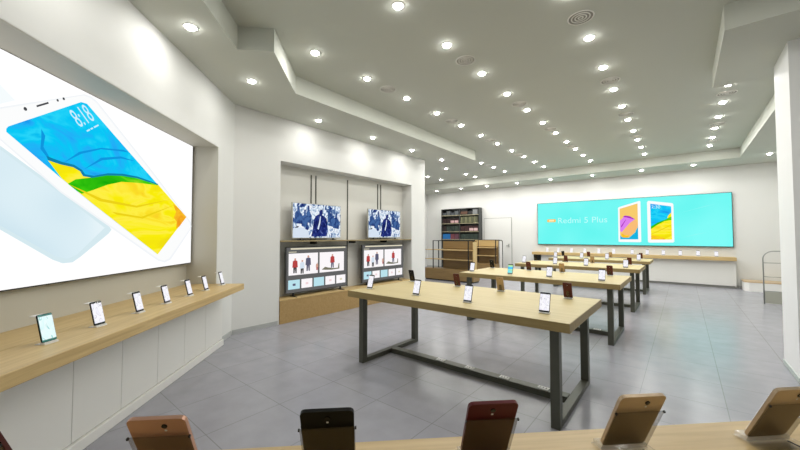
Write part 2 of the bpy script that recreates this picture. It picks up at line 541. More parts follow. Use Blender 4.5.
for k, x in enumerate([-8.54, -7.3, -6.1, -4.85, -3.64, -2.3, -.95, .27, 1.69]):
    o = downlight(x, 12.86 if k < 8 else 12.31, ZS, '%s downlight from the far left in the back wall soffit' % ORD[k], 'recessed lights of the back soffit')
    for ch in o.children:
        if ch.type == 'LIGHT' and ch.data.type == 'AREA': ch.data = bl

vent0 = empty('ceiling_vent')
MB().lathe([(.0, -.004), (.118, -.004), (.118, 0)], 32).build('backing', M['vent_dark'], vent0)
for r in (.122, .088, .055, .024):
    MB().lathe([(r - .008, -.004), (r - .004, -.011), (r + .003, -.008), (r + .006, -.003)], 32).build('diffuser_ring', M['vent'], vent0)
vused = []
for x, ys, where in [(-3.5, [3.91, 5.82, 7.57, 9.46], 'over the left table ends'), (-2.14, [3.91, 5.82, 7.62, 9.45], 'over the middle of the tables'),
                     (-.78, [3.91, 5.80, 7.61, 9.46], 'over the right table ends'), (.59, [7.52, 9.46, 11.12], 'over the open aisle'), (-4.83, [10.25], 'behind the television wall end')]:
    for k, y in enumerate(ys):
        o = vent0 if not vused else copy_tree(vent0)
        vused.append(o)
        o.location = (x, y, ZC)
        tag(o, '%s round air vent from the front in the row %s' % (ORD[k], where), 'air vent', 'round ceiling vents')

# ------------------------------------------------------------------ left counter under the video wall
c = empty('oak_worktop', UV(3.0, -1.9, .77), RZL, 'long oak worktop running under the video wall on the left', 'counter top')
# local x = u - 3.0, local y = -(v + 1.9)
MB().box(1.0 - 3.0, -1.9 + 1.71, 0, REC1 - 3.0 - .008, -1.9 + 2.076, .08, bev=.004).box(REC0 - 3.0 + .008, -1.9 + 2.076, 0, REC1 - 3.0 - .008, -1.9 + 2.468, .08).build('board', M['oak'], c)
b = empty('counter_base', UV(3.0, -2.02, 0), RZL, 'white panelled base under the long oak worktop on the left', 'counter base')
seams = [1.12, 1.60, 2.08, 2.558, 3.024, 3.503, 3.98, 4.46, 4.945]
for a0, a1 in zip(seams, seams[1:]):
    MB().box(a0 - 3 + .002, 0, .085, a1 - 3 - .002, .058, .77, bev=.0015).build('front_panel', M['panel'], b)
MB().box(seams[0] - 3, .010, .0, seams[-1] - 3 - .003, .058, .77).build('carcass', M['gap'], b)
MB().box(seams[0] - 3, -.022, 0, seams[-1] - 3, .010, .08, bev=.003).build('kickboard', M['panel'], b)

# ------------------------------------------------------------------ video wall screen
A = dict(
    backphone=[(2.392, 2.081), (2.428, 2.09), (2.869, 1.862), (3.37, 1.597), (3.408, 1.561), (3.372, 1.523), (3.073, 1.329), (2.998, 1.288), (2.908, 1.287), (2.822, 1.321), (2.447, 1.542), (2.25, 1.66), (2.05, 1.79), (2.0, 1.86), (2.03, 1.92), (2.30, 2.08)],
    backphone_in=[(2.393, 2.055), (2.429, 2.064), (2.87, 1.831), (3.323, 1.577), (3.034, 1.347), (2.942, 1.32), (2.837, 1.35), (2.446, 1.568), (2.26, 1.68), (2.07, 1.81), (2.03, 1.86), (2.06, 1.905), (2.31, 2.055)],
    backtri=[(2.20, 2.60), (2.25, 2.585), (2.413, 2.488), (2.51, 2.424), (2.418, 2.364), (2.383, 2.344), (2.13, 2.50), (2.12, 2.54)],
    body=[(2.30, 2.18), (2.30, 2.25), (2.384, 2.325), (2.419, 2.344), (3.062, 2.700), (3.134, 2.708), (3.201, 2.690), (3.951, 2.243), (4.814, 1.696), (4.84, 1.63), (4.80, 1.574), (4.369, 1.215), (4.248, 1.188), (4.114, 1.221), (2.87, 1.839), (2.427, 2.123), (2.39, 2.145)],
    body_in=[(2.33, 2.19), (2.33, 2.25), (2.384, 2.310), (2.419, 2.332), (3.053, 2.685), (3.124, 2.692), (3.19, 2.672), (3.935, 2.223), (4.776, 1.687), (4.806, 1.628), (4.77, 1.58), (4.337, 1.235), (4.238, 1.212), (4.132, 1.237), (2.87, 1.854), (2.426, 2.136), (2.39, 2.155)],
    screen=[(2.454, 2.211), (2.466, 2.231), (3.026, 2.618), (3.086, 2.627), (3.492, 2.404), (4.693, 1.752), (4.102, 1.293), (3.159, 1.789), (2.866, 1.952), (2.455, 2.191)],
    bottom=[(2.75, 2.067), (2.862, 2.065), (2.97, 2.063), (3.037, 2.044), (3.068, 2.008), (3.151, 2.009), (3.316, 2.061), (3.503, 2.09), (3.715, 2.102), (4.081, 2.086), (4.693, 1.752), (4.102, 1.293), (3.159, 1.789), (2.866, 1.952)],
    green=[(2.92, 1.917), (2.992, 1.965), (3.151, 2.007), (3.317, 2.057), (3.503, 2.09), (3.715, 2.102), (3.956, 2.1), (4.081, 2.079), (3.924, 2.067), (3.717, 2.051), (3.506, 2.027), (3.332, 1.972), (3.176, 1.904), (3.054, 1.854), (3.005, 1.873)],
    ridge=[(2.73, 2.096), (2.861, 2.08), (2.969, 2.08), (3.047, 2.054), (3.078, 2.022), (3.171, 2.026), (3.328, 2.077), (3.516, 2.107), (3.73, 2.117), (4.063, 2.094), (4.081, 2.081), (3.715, 2.098), (3.503, 2.085), (3.317, 2.056), (3.151, 2.005), (3.059, 2.002), (3.028, 2.038), (2.961, 2.058), (2.845, 2.057), (2.746, 2.066)],
    orange=[(4.38, 1.90), (4.52, 1.845), (4.693, 1.752), (4.52, 1.614), (4.46, 1.60), (4.47, 1.68), (4.40, 1.73), (4.45, 1.80)],
    fold1=[(2.92, 1.917), (3.267, 1.836), (3.726, 1.814), (4.341, 1.948), (3.727, 1.794), (3.245, 1.811)],
    fold2=[(3.389, 1.728), (3.807, 1.705), (4.428, 1.89), (3.823, 1.685), (3.453, 1.704)],
    spk=[(2.649, 2.444), (2.738, 2.505), (2.743, 2.493), (2.653, 2.432)],
    swirl1=[(2.692, 2.286), (2.724, 2.244), (2.712, 2.159), (2.761, 2.096), (2.828, 2.058), (2.746, 2.085), (2.69, 2.138), (2.694, 2.221)],
    swirl2=[(2.879, 2.076), (3.022, 2.199), (3.249, 2.291), (3.53, 2.345), (3.60, 2.335), (3.521, 2.325), (3.25, 2.279), (3.042, 2.187)],
    swirl3=[(3.066, 2.058), (3.253, 2.203), (3.496, 2.272), (3.70, 2.268), (3.497, 2.252), (3.265, 2.183)],
)
U0, Z0 = 3.05, 1.135
scr = empty('video_wall_screen', UV(U0, -2.47, Z0), RZL, 'huge white lit screen showing a tilted phone, on the left wall above the worktop', 'screen')
MB().box(1.25 - U0, -.068, 0, 4.85 - U0, 0, 1.60, bev=.004).build('frame', M['black_plastic'], scr)
dm = MB()
YS = -.0695


def lay(m, pts, k):
    m_ = M[m]
    dm.flat([(u - U0, YS - .0012 * k, z - Z0) for u, z in pts], m_)


lay('lb_white', [(1.26, 1.145), (4.838, 1.145), (4.838, 2.725), (1.26, 2.725)], 0)
lay('lb_iceedge', A['backphone'], 1)
lay('lb_ice', A['backphone_in'], 2)
lay('lb_ice', A['backtri'], 1)
lay('lb_edge', A['body'], 3)
lay('lb_body', A['body_in'], 4)
lay('lb_blue', A['screen'], 5)
lay('lb_mid', A['swirl1'], 6)
lay('lb_mid', A['swirl2'], 6)
lay('lb_mid', A['swirl3'], 6)
lay('lb_yellow', A['bottom'], 7)
lay('lb_orange', A['orange'], 8)
lay('lb_green', A['green'], 9)
lay('lb_ochre', A['fold1'], 10)
lay('lb_ochre', A['fold2'], 10)
lay('lb_navy', A['ridge'], 11)
lay('lb_grey', A['spk'], 6)
for (cu, cz), r in (((2.572, 2.389), .013), ((2.814, 2.547), .010), ((2.865, 2.58), .011)):
    lay('lb_grey', [(cu + r * math.cos(q * PI / 5), cz + r * math.sin(q * PI / 5)) for q in range(10)], 6)
# the clock on the pictured phone, set along its top edge
ew, eh = Vector((.141, .107)), Vector((-.098, .078))
for f in text_mesh('8:18', 1.0):
    lay('lb_text', [(3.010 + ew.x * x * .66 + eh.x * y * 1.75, 2.398 + ew.y * x * .66 + eh.y * y * 1.75) for x, y in f], 12)
for a0, a1 in ((.08, .30), (.36, .52), (.60, .95)):
    p = Vector((3.075, 2.378))
    lay('lb_text', [tuple(p + ew * a0), tuple(p + ew * a1), tuple(p + ew * a1 + eh * .10), tuple(p + ew * a0 + eh * .10)], 12)
dm.build('display', None, scr)

# ------------------------------------------------------------------ television wall fittings
pl = empty('niche_plinth', (XT - .15, 4.985, 0), 0, 'low oak plinth along the floor under the wall televisions', 'plinth')
MB().box(-.145, -1.83, 0, .165, 1.83, .385, bev=.003).build('body', M['plinth_oak'], pl)
MB().box(-.145, -1.833, .388, .170, 1.833, .41, bev=.002).build('top_board', M['oak'], pl)
sh = empty('wall_shelf', (XT - .15, 4.985, 1.40), 0, 'thin brown shelf carrying the two upper televisions', 'shelf')
MB().box(-.15, -1.833, 0, .15, 1.833, .022).build('board', M['olive_shelf'], sh)
for y in (-1.0, .0, 1.0):
    MB().box(-.15, y - .01, -.05, .05, y + .01, 0).build('bracket', M['black_steel'], sh)


def upper_tv(y, label):
    t = empty('television', (XT - .10, y, 1.422), 0, label, 'television', 'televisions on the upper shelf')
    # screen faces +x; local y along the wall
    MB().box(-.035, -.565, .035, 0, .565, .695, bev=.004).build('bezel', M['silver'], t)
    m = MB()
    X = .0015
    L = lambda mm, pts, k: m.flat([(X + .001 * k, a, b) for a, b in pts], M[mm])
    L('tv_crowd', [(-.552, .048), (.552, .048), (.552, .682), (-.552, .682)], 0)
    # central figure in a long dark coat
    L('tv_navy', [(-.16, .07), (-.12, .22), (-.10, .38), (-.06, .46), (-.01, .49), (.06, .50), (.13, .47), (.20, .42), (.22, .30), (.23, .18), (.20, .07)], 2)
    L('tv_navy', [(.02, .49), (.03, .56), (.06, .60), (.10, .58), (.11, .52), (.08, .48)], 2)
    L('tv_pale', [(-.02, .22), (.02, .34), (.04, .46), (.06, .46), (.05, .33), (.01, .20)], 3)
    for a, h, w_ in ((-.44, .58, .09), (-.30, .52, .07), (-.22, .60, .06), (.33, .54, .07), (.44, .50, .08), (.27, .62, .05)):
        L('tv_mid', [(a - w_, h - .26), (a - w_ * .8, h - .08), (a - w_ * .3, h - .04), (a - w_ * .25, h + .05), (a + w_ * .25, h + .05), (a + w_ * .35, h - .05), (a + w_, h - .12), (a + w_ * .9, h - .28)], 1)
    L('tv_pale', [(-.55, .05), (-.20, .05), (-.22, .18), (-.36, .24), (-.55, .22)], 1)
    L('tv_ink', [(-.52, .235), (-.46, .26), (-.42, .255), (-.46, .23)], 2)
    m.build('screen', None, t)
    for s in (-.38, .38):
        MB().box(-.10, s - .012, 0, .07, s + .012, .012).box(-.03, s - .012, .010, -.006, s + .012, .05).build('foot', M['black_plastic'], t)
    return t


upper_tv(4.015, 'upper wall television on the shelf, showing a blue crowd picture, nearer the video wall')
upper_tv(5.93, 'upper wall television on the shelf, showing a blue crowd picture, nearer the oak shelving')


def lower_tv(y, label):
    t = empty('television', (XT - .10, y, .41), 0, label, 'television', 'televisions above the plinth')
    MB().box(-.045, -.715, .06, 0, .715, .895, bev=.004).build('bezel', M['dark_plastic'], t)
    m = MB()
    X = .0015
    L = lambda mm, pts, k: m.flat([(X + .001 * k, a, b) for a, b in pts], M[mm])
    rect = lambda a0, b0, a1, b1: [(a0, b0), (a1, b0), (a1, b1), (a0, b1)]
    L('tv_ui', rect(-.70, .075, .70, .882), 0)
    L('tv_ui2', rect(-.62, .845, .66, .872), 1)
    L('tv_white', rect(-.66, .385, -.03, .775), 1)
    L('tv_white', rect(.01, .385, .62, .775), 1)
    L('tv_ui2', rect(-.66, .795, -.50, .808), 1)
    for k, mm in enumerate(('tv_lblue', 'tv_white', 'tv_lblue', 'tv_white', 'tv_white')):
        a = -.665 + k * .272
        L(mm, rect(a, .135, a + .238, .30), 1)
        if k != 2:
            L('tv_pink' if k in (1, 3) else 'tv_ui2' if k == 4 else 'tv_slate', rect(a + .09, .195, a + .15, .235), 2)

    def person(a, b, h, cm, lm):
        w_ = h * .16
        L(lm, [(a - w_ * .8, b), (a - w_ * .2, b), (a, b + h * .35), (a + w_ * .2, b), (a + w_ * .8, b), (a + w_ * .8, b + h * .45), (a - w_ * .8, b + h * .45)], 2)
        L(cm, [(a - w_ * 1.3, b + h * .38), (a + w_ * 1.3, b + h * .38), (a + w_ * 1.1, b + h * .80), (a + w_ * .4, b + h * .86), (a - w_ * .4, b + h * .86), (a - w_ * 1.1, b + h * .80)], 3)
        L('tv_skin', [(a + w_ * .5 * math.cos(q * PI / 4), b + h * .93 + h * .075 * math.sin(q * PI / 4)) for q in range(8)], 4)
    person(-.53, .42, .27, 'tv_red', 'tv_ink')
    person(-.38, .40, .25, 'tv_pale', 'tv_ink')
    person(-.25, .44, .29, 'tv_slate', 'tv_slate')
    person(.32, .46, .27, 'tv_red', 'tv_slate')
    person(-.05, .44, .14, 'tv_skin', 'tv_red')
    L('tv_olive', [(.06, .44), (.14, .49), (.22, .47), (.34, .45), (.46, .45), (.48, .54), (.50, .54), (.50, .43), (.30, .42), (.14, .43)], 2)
    m.build('screen', None, t)
    for s in (-.55, .55):
        MB().box(-.09, s - .015, 0, .09, s + .015, .012).box(-.035, s - .015, .010, -.012, s + .015, .065).build('foot', M['black_plastic'], t)
    return t


lower_tv(4.045, 'large lower television on the plinth nearer the video wall, showing picture tiles on grey')
lower_tv(5.90, 'large lower television on the plinth nearer the oak shelving, showing picture tiles on grey')

# ------------------------------------------------------------------ demo tables
TX0, TX1, TW, ZT, TH = -3.10, -.657, 1.27, .85, .072
tab0 = empty('display_table')
hx = (TX1 - TX0) / 2
MB().box(-hx + .004, .004, ZT - TH, hx - .004, TW - .004, ZT, bev=.001).build('tabletop', M['table_oak'], tab0)
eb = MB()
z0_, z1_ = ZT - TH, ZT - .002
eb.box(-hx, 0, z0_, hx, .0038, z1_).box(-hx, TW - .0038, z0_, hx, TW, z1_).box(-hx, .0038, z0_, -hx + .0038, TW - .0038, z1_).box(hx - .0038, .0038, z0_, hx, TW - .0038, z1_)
eb.build('shaded_edge', M['shaded_oak'], tab0)['label'] = 'darker brown edge, shade in its colour'
lx0, lx1 = hx - .10 - .07, hx - .10
for s in (-1, 1):
    xa, xb = sorted((s * lx0, s * lx1))
    for ya in (.09, TW - .09 - .075):
        MB().box(xa, ya, 0, xb, ya + .075, ZT - TH, bev=.003).build('leg', M['steel'], tab0)
    MB().box(xa, .165, 0, xb, TW - .165, .05, bev=.003).build('foot_bar', M['steel'], tab0)
MB().box(-lx0, TW / 2 - .05, .0, lx0, TW / 2 + .05, .058, bev=.003).build('stretcher', M['steel'], tab0)
for x in (-.32, .055, .45, .83):
    m = MB().box(x - .05, TW / 2 - .032, .058, x + .05, TW / 2 + .032, .064, M['white_plastic'], bev=.002)
    for q in (-.028, 0, .028):
        m.box(x + q - .005, TW / 2 - .014, .0635, x + q + .005, TW / 2 + .014, .0645, M['dark_plastic'])
    m.build('power_socket', None, tab0)
TY = [2.742, 5.372, 8.002, 10.632]
tables = []
TL = ['nearest oak display table with dark steel legs', 'second oak display table, just behind the nearest one', 'third oak display table from the front, in the row of four', 'farthest oak display table, closest to the back counter']
for k, y in enumerate(TY):
    o = tab0 if k == 0 else copy_tree(tab0)
    o.location = ((TX0 + TX1) / 2, y, 0)
    tag(o, TL[k], 'table', 'display tables in the aisle')
    tables.append(o)

# ------------------------------------------------------------------ back counter and lit sign
c = empty('oak_worktop', (-1.66, 13.55, .79), 0, 'long oak worktop along the back wall under the turquoise sign', 'counter top')
MB().box(-2.84, -.20, 0, 2.80, YB - 13.55 - .002, .10, bev=.004).build('board', M['oak'], c)
b = empty('counter_base', (-1.66, 13.52, 0), 0, 'white base of the counter along the back wall', 'counter base')
MB().box(-2.55, 0, .07, 2.79, YB - 13.52 - .014, .79).build('front_panel', M['panel'], b)
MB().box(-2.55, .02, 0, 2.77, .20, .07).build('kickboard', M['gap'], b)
MB().box(-2.74, -.02, 0, -2.56, .2, .79).build('dark_end_block', M['black_steel'], b)  # black block filling the dark gap at the counter's left end

sg = empty('lit_sign', (-1.63, YB, 1.17), 0, 'wide turquoise lit sign with two phones, on the back wall', 'sign')
MB().box(-2.745, -.078, 0, 2.745, -.001, 1.60, bev=.004).build('frame', M['black_steel'], sg)
dm = MB()
SX, SZ = -1.63, 1.17


def slay(m, pts, k):
    dm.flat([(x - SX, -.0795 - .0012 * k, z - SZ) for x, z in pts], M[m])


def rrect(x0, z0, x1, z1, r=.05, n=4):
    p = []
    for cx, cz, a in ((x1 - r, z1 - r, 0), (x0 + r, z1 - r, 90), (x0 + r, z0 + r, 180), (x1 - r, z0 + r, 270)):
        for k in range(n + 1):
            q = R(a + 90 * k / n)
            p.append((cx + r * math.cos(q), cz + r * math.sin(q)))
    return p[::-1]


slay('lb_cyan', [(-4.36, 1.19), (1.10, 1.19), (1.10, 2.755), (-4.36, 2.755)], 0)
slay('lb_cyan2', [(-.10, 2.20), (.55, 2.40), (.75, 2.44), (.60, 2.40)], 1)
slay('lb_cyan2', [(-.10, 1.42), (.30, 1.55), (.60, 1.62), (.32, 1.54)], 1)
slay('lb_badge', rrect(-4.01, 2.025, -3.70, 2.135, .03), 1)
slay('lb_badge2', rrect(-3.95, 2.052, -3.76, 2.108, .015), 2)
for f in text_mesh('Redmi 5 Plus', .30):
    slay('lb_signtext', [(-3.64 + x * 1.04, 1.975 + z) for x, z in f], 1)
# first pictured phone
slay('lb_body', [(-1.695, 1.315), (-1.69, 2.46), (-1.64, 2.49), (-1.08, 2.66), (-1.06, 2.62), (-1.06, 1.31), (-1.10, 1.29), (-1.66, 1.295)], 1)
slay('lb_sand', [(-1.645, 1.385), (-1.645, 2.42), (-1.14, 2.575), (-1.14, 1.385)], 2)
slay('lb_purple', [(-1.645, 1.68), (-1.645, 2.02), (-1.50, 2.17), (-1.36, 2.14), (-1.22, 2.05), (-1.36, 1.94), (-1.50, 1.76), (-1.60, 1.62)], 3)
slay('lb_violet', [(-1.56, 2.14), (-1.50, 2.19), (-1.36, 2.16), (-1.21, 2.05), (-1.30, 2.07), (-1.44, 2.12)], 4)
slay('lb_violet', [(-1.62, 1.82), (-1.48, 2.05), (-1.47, 2.04), (-1.60, 1.79)], 4)
slay('lb_sky', [(-1.645, 1.385), (-1.645, 1.52), (-1.55, 1.46), (-1.40, 1.44), (-1.22, 1.62), (-1.14, 1.86), (-1.14, 1.385)], 3)
slay('lb_peach', [(-1.58, 1.56), (-1.50, 1.74), (-1.36, 1.93), (-1.22, 2.04), (-1.15, 1.93), (-1.15, 1.78), (-1.24, 1.62), (-1.38, 1.50), (-1.52, 1.46)], 4)
slay('lb_orange', [(-1.62, 1.48), (-1.60, 1.58), (-1.50, 1.52), (-1.38, 1.52), (-1.44, 1.44), (-1.55, 1.44)], 5)
# second pictured phone
slay('lb_body', [(-.885, 1.31), (-.885, 2.60), (-.85, 2.645), (-.24, 2.53), (-.215, 2.49), (-.215, 1.32), (-.25, 1.29), (-.85, 1.28)], 1)
slay('lb_blue', [(-.80, 1.38), (-.80, 2.545), (-.27, 2.43), (-.27, 1.385)], 2)
slay('lb_yellow', [(-.80, 1.38), (-.80, 1.80), (-.62, 1.93), (-.42, 2.02), (-.27, 2.10), (-.27, 1.385)], 3)
slay('lb_green', [(-.80, 1.80), (-.62, 1.93), (-.42, 2.02), (-.27, 2.12), (-.27, 2.0), (-.45, 1.97), (-.62, 1.86), (-.80, 1.72)], 4)
slay('lb_yellow', [(-.38, 2.06), (-.34, 2.16), (-.27, 2.24), (-.27, 2.10)], 4)
slay('lb_orange', [(-.80, 1.38), (-.80, 1.52), (-.60, 1.50), (-.42, 1.385)], 5)
slay('lb_ochre', [(-.80, 1.56), (-.55, 1.70), (-.27, 1.86), (-.27, 1.84), (-.55, 1.67), (-.80, 1.54)], 5)
for f in text_mesh('2:30', .15):
    slay('lb_text', [(-.775 + x * .9, 2.40 + z - x * .10) for x, z in f], 3)
dm.build('display', None, sg)

# ------------------------------------------------------------------ phones and stands
# phone frame: bottom edge on the local x axis at z = 0, screen to local -y, top leaning to +y
CACHE = {}


def rounded(w_, h, r, n=3):
    return [(x, z + h / 2) for x, z in rrect(-w_ / 2, -h / 2, w_ / 2, h / 2, r, n)]


def make_phone(body, screen, front, W, H, tilt, cam='centre'):
    root = empty('phone')
    T = .007
    ax = Vector((1, 0, 0))
    up = Vector((0, math.cos(tilt), math.sin(tilt)))
    bk = Vector((0, math.sin(tilt), -math.cos(tilt)))     # from screen to back
    bd = MB().extrude_poly(rounded(W, H, .009), (0, 0, 0), ax, up, bk, T)
    bd.build('body', M[body], root)
    MB().extrude_poly(rounded(W - .004, H - .004, .008), up * .002 - bk * .0012, ax, up, bk, .0013).build('front_glass', M[front], root)
    MB().flat([up * (H * .085) + ax * x - bk * .0022 + up * z for x, z in ((-W * .465, 0), (W * .465, 0), (W * .465, H * .83), (-W * .465, H * .83))], M[screen]).build('screen', None, root)
    cx = 0 if cam == 'centre' else (-W * .12 if cam == 'off' else W * .30)
    co = up * (H * .88) + bk * (T - .0005) + ax * cx
    m = MB().extrude_poly([(.0048 * math.cos(k * PI / 7), .0048 * math.sin(k * PI / 7)) for k in range(14)], co, ax, up, bk, .0018, M['cam_glass'])
    cm = m.build('camera', None, root)
    MB().extrude_poly([(.0024 * math.cos(k * PI / 5), .0024 * math.sin(k * PI / 5)) for k in range(10)], co - up * .011, ax, up, bk, .0008).build('flash', M['white_plastic'], cm)
    # side key
    MB().extrude_poly([(0, 0), (.001, 0), (.001, .02), (0, .02)], ax * (W / 2 - .0002) + up * (H * .6) + bk * .003, ax, up, bk, .003).build('side_key', M[body], root)
    return root


def make_stand(W, H, tilt, kind):
    root = empty('phone_stand')
    up = Vector((0, math.cos(tilt), math.sin(tilt)))
    bk = Vector((0, math.sin(tilt), -math.cos(tilt)))
    ax = Vector((1, 0, 0))
    zb = .012
    back0 = Vector((0, 0, zb)) + bk * .0105
    pw = W * .5 + .002
    if kind == 'rear':          # folded plate carrying a phone that is seen from behind
        MB().extrude_poly([(-pw, -.004), (pw, -.004), (pw, H * .735), (-pw, H * .735)], back0, ax, up, bk, .003).build('back_plate', M['smoke_acrylic'], root)
        MB().box(-pw - .012, -.018, 0, pw + .004, .040, .003).build('foot_plate', M['thin_acrylic'], root)
        MB().box(-pw, -.016, .003, pw, .014, .0115).build('ledge', M['clear_acrylic'], root)
        for s in (-1, 1):
            MB().extrude_poly([(-.0015, 0), (.0015, 0), (.0015, .004), (-.0015, .004)], back0 + ax * s * (pw + .001) + up * (H * .715), ax, up, bk, .004).build('clip', M['black_plastic'], root)
        MB().tube([Vector((-pw * .7, .02, .0045)), Vector((-pw * .8, .05, .0035)), Vector((-pw - .03, .10, .0012)), Vector((-pw - .05, .14, .0012))], .0012, seg=6).build('tether', M['dark_plastic'], root)
    else:
        # a folded acrylic easel: sloped plate, short flange backwards at the top, ledge and foot
        hp, wp = (H * .93, .8) if kind == 'flange' else (H * .45, .35)
        MB().extrude_poly([(-pw * wp, -.004), (pw * wp, -.004), (pw * wp, hp), (-pw * wp, hp)], back0, ax, up, bk, .003).build('back_plate', M['clear_acrylic' if kind == 'flange' else 'smoke_acrylic'], root)
        if kind == 'flange':
            t = back0 + up * (H * .93)
            MB().box(-pw * .8, t.y, t.z, pw * .8, t.y + .045, t.z + .006).build('flange', M['white_plastic'], root)
        MB().box(-pw * .9, -.016, 0, pw * .9, .050, .003).build('foot_plate', M['white_plastic' if kind == 'flange' else 'clear_acrylic'], root)
        MB().box(-pw * .9, -.012, .004, pw * .9, .016, .0115).build('ledge', M['white_plastic'], root)
    return root


PH_W, PH_H = .086, .164
FG_W, FG_H = .0955, .143


def place(cache_key, maker, loc, rz):
    if cache_key not in CACHE:
        o = CACHE[cache_key] = maker()
    else:
        o = copy_tree(CACHE[cache_key])
    o.location = loc
    o.rotation_euler = (0, 0, rz)
    return o


def phone_on_stand(x, y, z, rz, body, screen, front, skind, lab, slab, group, W=PH_W, H=PH_H, tilt=72, cam='centre'):
    s = place(('s', W, H, tilt, skind), lambda: make_stand(W, H, R(tilt), skind), (x, y, z), rz)
    tag(s, slab, 'phone stand', 'stands of the ' + group)
    p = place(('p', body, screen, front, W, H, tilt, cam), lambda: make_phone(body, screen, front, W, H, R(tilt), cam), (x, y, z + .0118), rz)
    tag(p, lab, 'phone', group)


# on the tables: four lit screens along the front edge, four backs along the far edge
tname = ['nearest', 'second', 'third', 'farthest']
pos = ['leftmost', 'second from left', 'third from left', 'rightmost']
fx = [-2.97, -2.26, -1.63, -.91]
bx = [-2.97, -2.24, -1.66, -.93]
bcol = [('ph_black', 'black'), ('ph_maroon', 'maroon'), ('ph_gold', 'gold'), ('ph_maroon', 'maroon')]
for k, y in enumerate(TY):
    for q in range(4):
        sc_, w_ = ('scr_colour', 'colourful') if (k, q) == (1, 1) else ('scr_white', 'white')
        bodyc, frontc = ('ph_black', 'ph_front')
        phone_on_stand(fx[q], y + .235, ZT, R(0), bodyc, sc_, frontc, 'easel',
                       'phone with %s lit screen, %s on the front edge of the %s table' % (w_, pos[q], tname[k]),
                       'clear stand of the %s front phone on the %s table' % (pos[q], tname[k]), 'phones facing forward on the tables', tilt=74)
    for q in range(4):
        bc, w_ = bcol[q]
        phone_on_stand(bx[q], y + 1.11, ZT, R(180), bc, 'scr_white', 'ph_front', 'easel',
                       '%s phone from behind, %s on the far edge of the %s table' % (w_, pos[q], tname[k]),
                       'clear stand of the %s rear phone on the %s table' % (pos[q], tname[k]), 'phones facing away on the tables', tilt=74)
# on the left worktop
for k, u in enumerate([2.275, 2.665, 3.10, 3.495, 3.915, 4.285, 4.74]):
    x, y, z = UV(u, -1.935, .85)
    t = k == 0
    phone_on_stand(x, y, z, R(128 if k < 2 else 133), 'ph_black', 'scr_teal' if t else 'scr_white', 'ph_teal' if t else 'ph_front', 'flange',
                   ('teal tinted phone with a lit screen, nearest on the left worktop' if t else 'black phone with white lit screen, %s from the front on the left worktop' % ORD[k]),
                   'white topped stand of the %s phone from the front on the left worktop' % ORD[k], 'phones on the left worktop', tilt=76, H=.170)
# on the back counter
bcx = [-3.97, -3.58, -3.13, -2.70, -2.26, -1.82, -1.30, -.90, -.49, -.08, .33, .73]
for k, x in enumerate(bcx):
    phone_on_stand(x, 13.47, .89, 0, 'ph_white', 'scr_white', 'ph_white' if k < 6 else 'ph_front', 'easel',
                   'small distant phone with a white screen, %s from the left on the back counter' % ORD[k],
                   'stand of the %s phone from the left on the back counter' % ORD[k], 'phones on the back counter', tilt=74)

# ------------------------------------------------------------------ front counter with phones seen from behind
fc = empty('oak_worktop', UV(.52, .4, .97), R(45), 'oak worktop in the foreground carrying the phones seen from behind', 'counter top')
# local x = v - .4, local y = u - .52
MB().box(-1.5, -.30, 0, 1.5, .245, .08, bev=.003).build('board', M['oak'], fc)
fb = empty('counter_base', UV(.52, .4, 0), R(45), 'white base under the foreground worktop', 'counter base')
for a in (-1.45, -.483, .483):
    MB().box(a + .003, -.27, .06, a + .964, .17, .97).build('front_panel', M['panel'], fb)
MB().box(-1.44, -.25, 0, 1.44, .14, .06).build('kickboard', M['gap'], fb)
fgs = [(-.664, 'ph_maroon', 'dark maroon phone seen from behind, cut off at the left end of the foreground worktop', 'centre'),
       (-.363, 'ph_rose', 'rose gold phone seen from behind on the foreground worktop, left of the black one', 'off'),
       (-.0745, 'ph_black', 'black phone seen from behind on the foreground worktop', 'centre'),
       (.2335, 'ph_red', 'dark red phone seen from behind on the foreground worktop', 'centre'),
       (.535, 'ph_tan', 'tan phone seen from behind on the foreground worktop, right of the dark red one', 'off'),
       (.872, 'ph_tan', 'tan phone cut off by the right edge of the foreground worktop view', 'off')]
for k, (v, bc, lab, cam) in enumerate(fgs):
    x, y, z = UV(.694, v, 1.05)
    phone_on_stand(x, y, z, R(225), bc, 'scr_white', 'ph_front', 'rear', lab,
                   'smoked acrylic stand behind the ' + lab.split(' seen')[0].split(' cut')[0] + (' at the right edge of the foreground worktop' if k == 5 else ' of the foreground worktop'),
                   'phones on the foreground worktop', W=FG_W, H=FG_H, tilt=64, cam=cam)

# ------------------------------------------------------------------ oak shelving units


def shelving(x0, x1, y, pa, pb, pc, label, hm):
    """open shelving: base cabinet, steel frame, oak back panel and shelves; pa/pb posts, pc..pd back panel"""
    cx = (x0 + x1) / 2
    t = empty('shelving_unit', (cx, y, 0), 0, label, 'shelving', 'oak shelving units')
    X = lambda v: v - cx
    bc_ = MB().box(X(x0), 0, .04, X(x1), .42, .40, bev=.003).build('base_cabinet', M['shelf_oak'], t)
    MB().box(X(x0) + .02, .03, 0, X(x1) - .02, .40, .04).build('plinth', M['black_steel'], bc_)
    MB().box(X(pc[0]), .36, .40, X(pc[1]), .385, 1.33).build('back_panel', M['shelf_oak'], t)
    for p in (pa, pb):
        for yy in (.0, .34):
            MB().box(X(p) - .014, yy, .40, X(p) + .014, yy + .022, 1.35).build('post', M['black_steel'], t)
    MB().box(X(pa) - .014, .0, 1.33, X(pb) + .014, .022, 1.352).box(X(pa) - .014, .34, 1.33, X(pb) + .014, .362, 1.352).build('top_rail', M['black_steel'], t)
    for z in (.70, 1.02):
        MB().box(X(x0), .022, z, X(x1) - .1, .338, z + .022).build('shelf', M['oak'], t)
    MB().box(X(pc[0]), .342, 1.08, X(pc[1]), .358, 1.325).build('header_panel', hm, t)
    return t


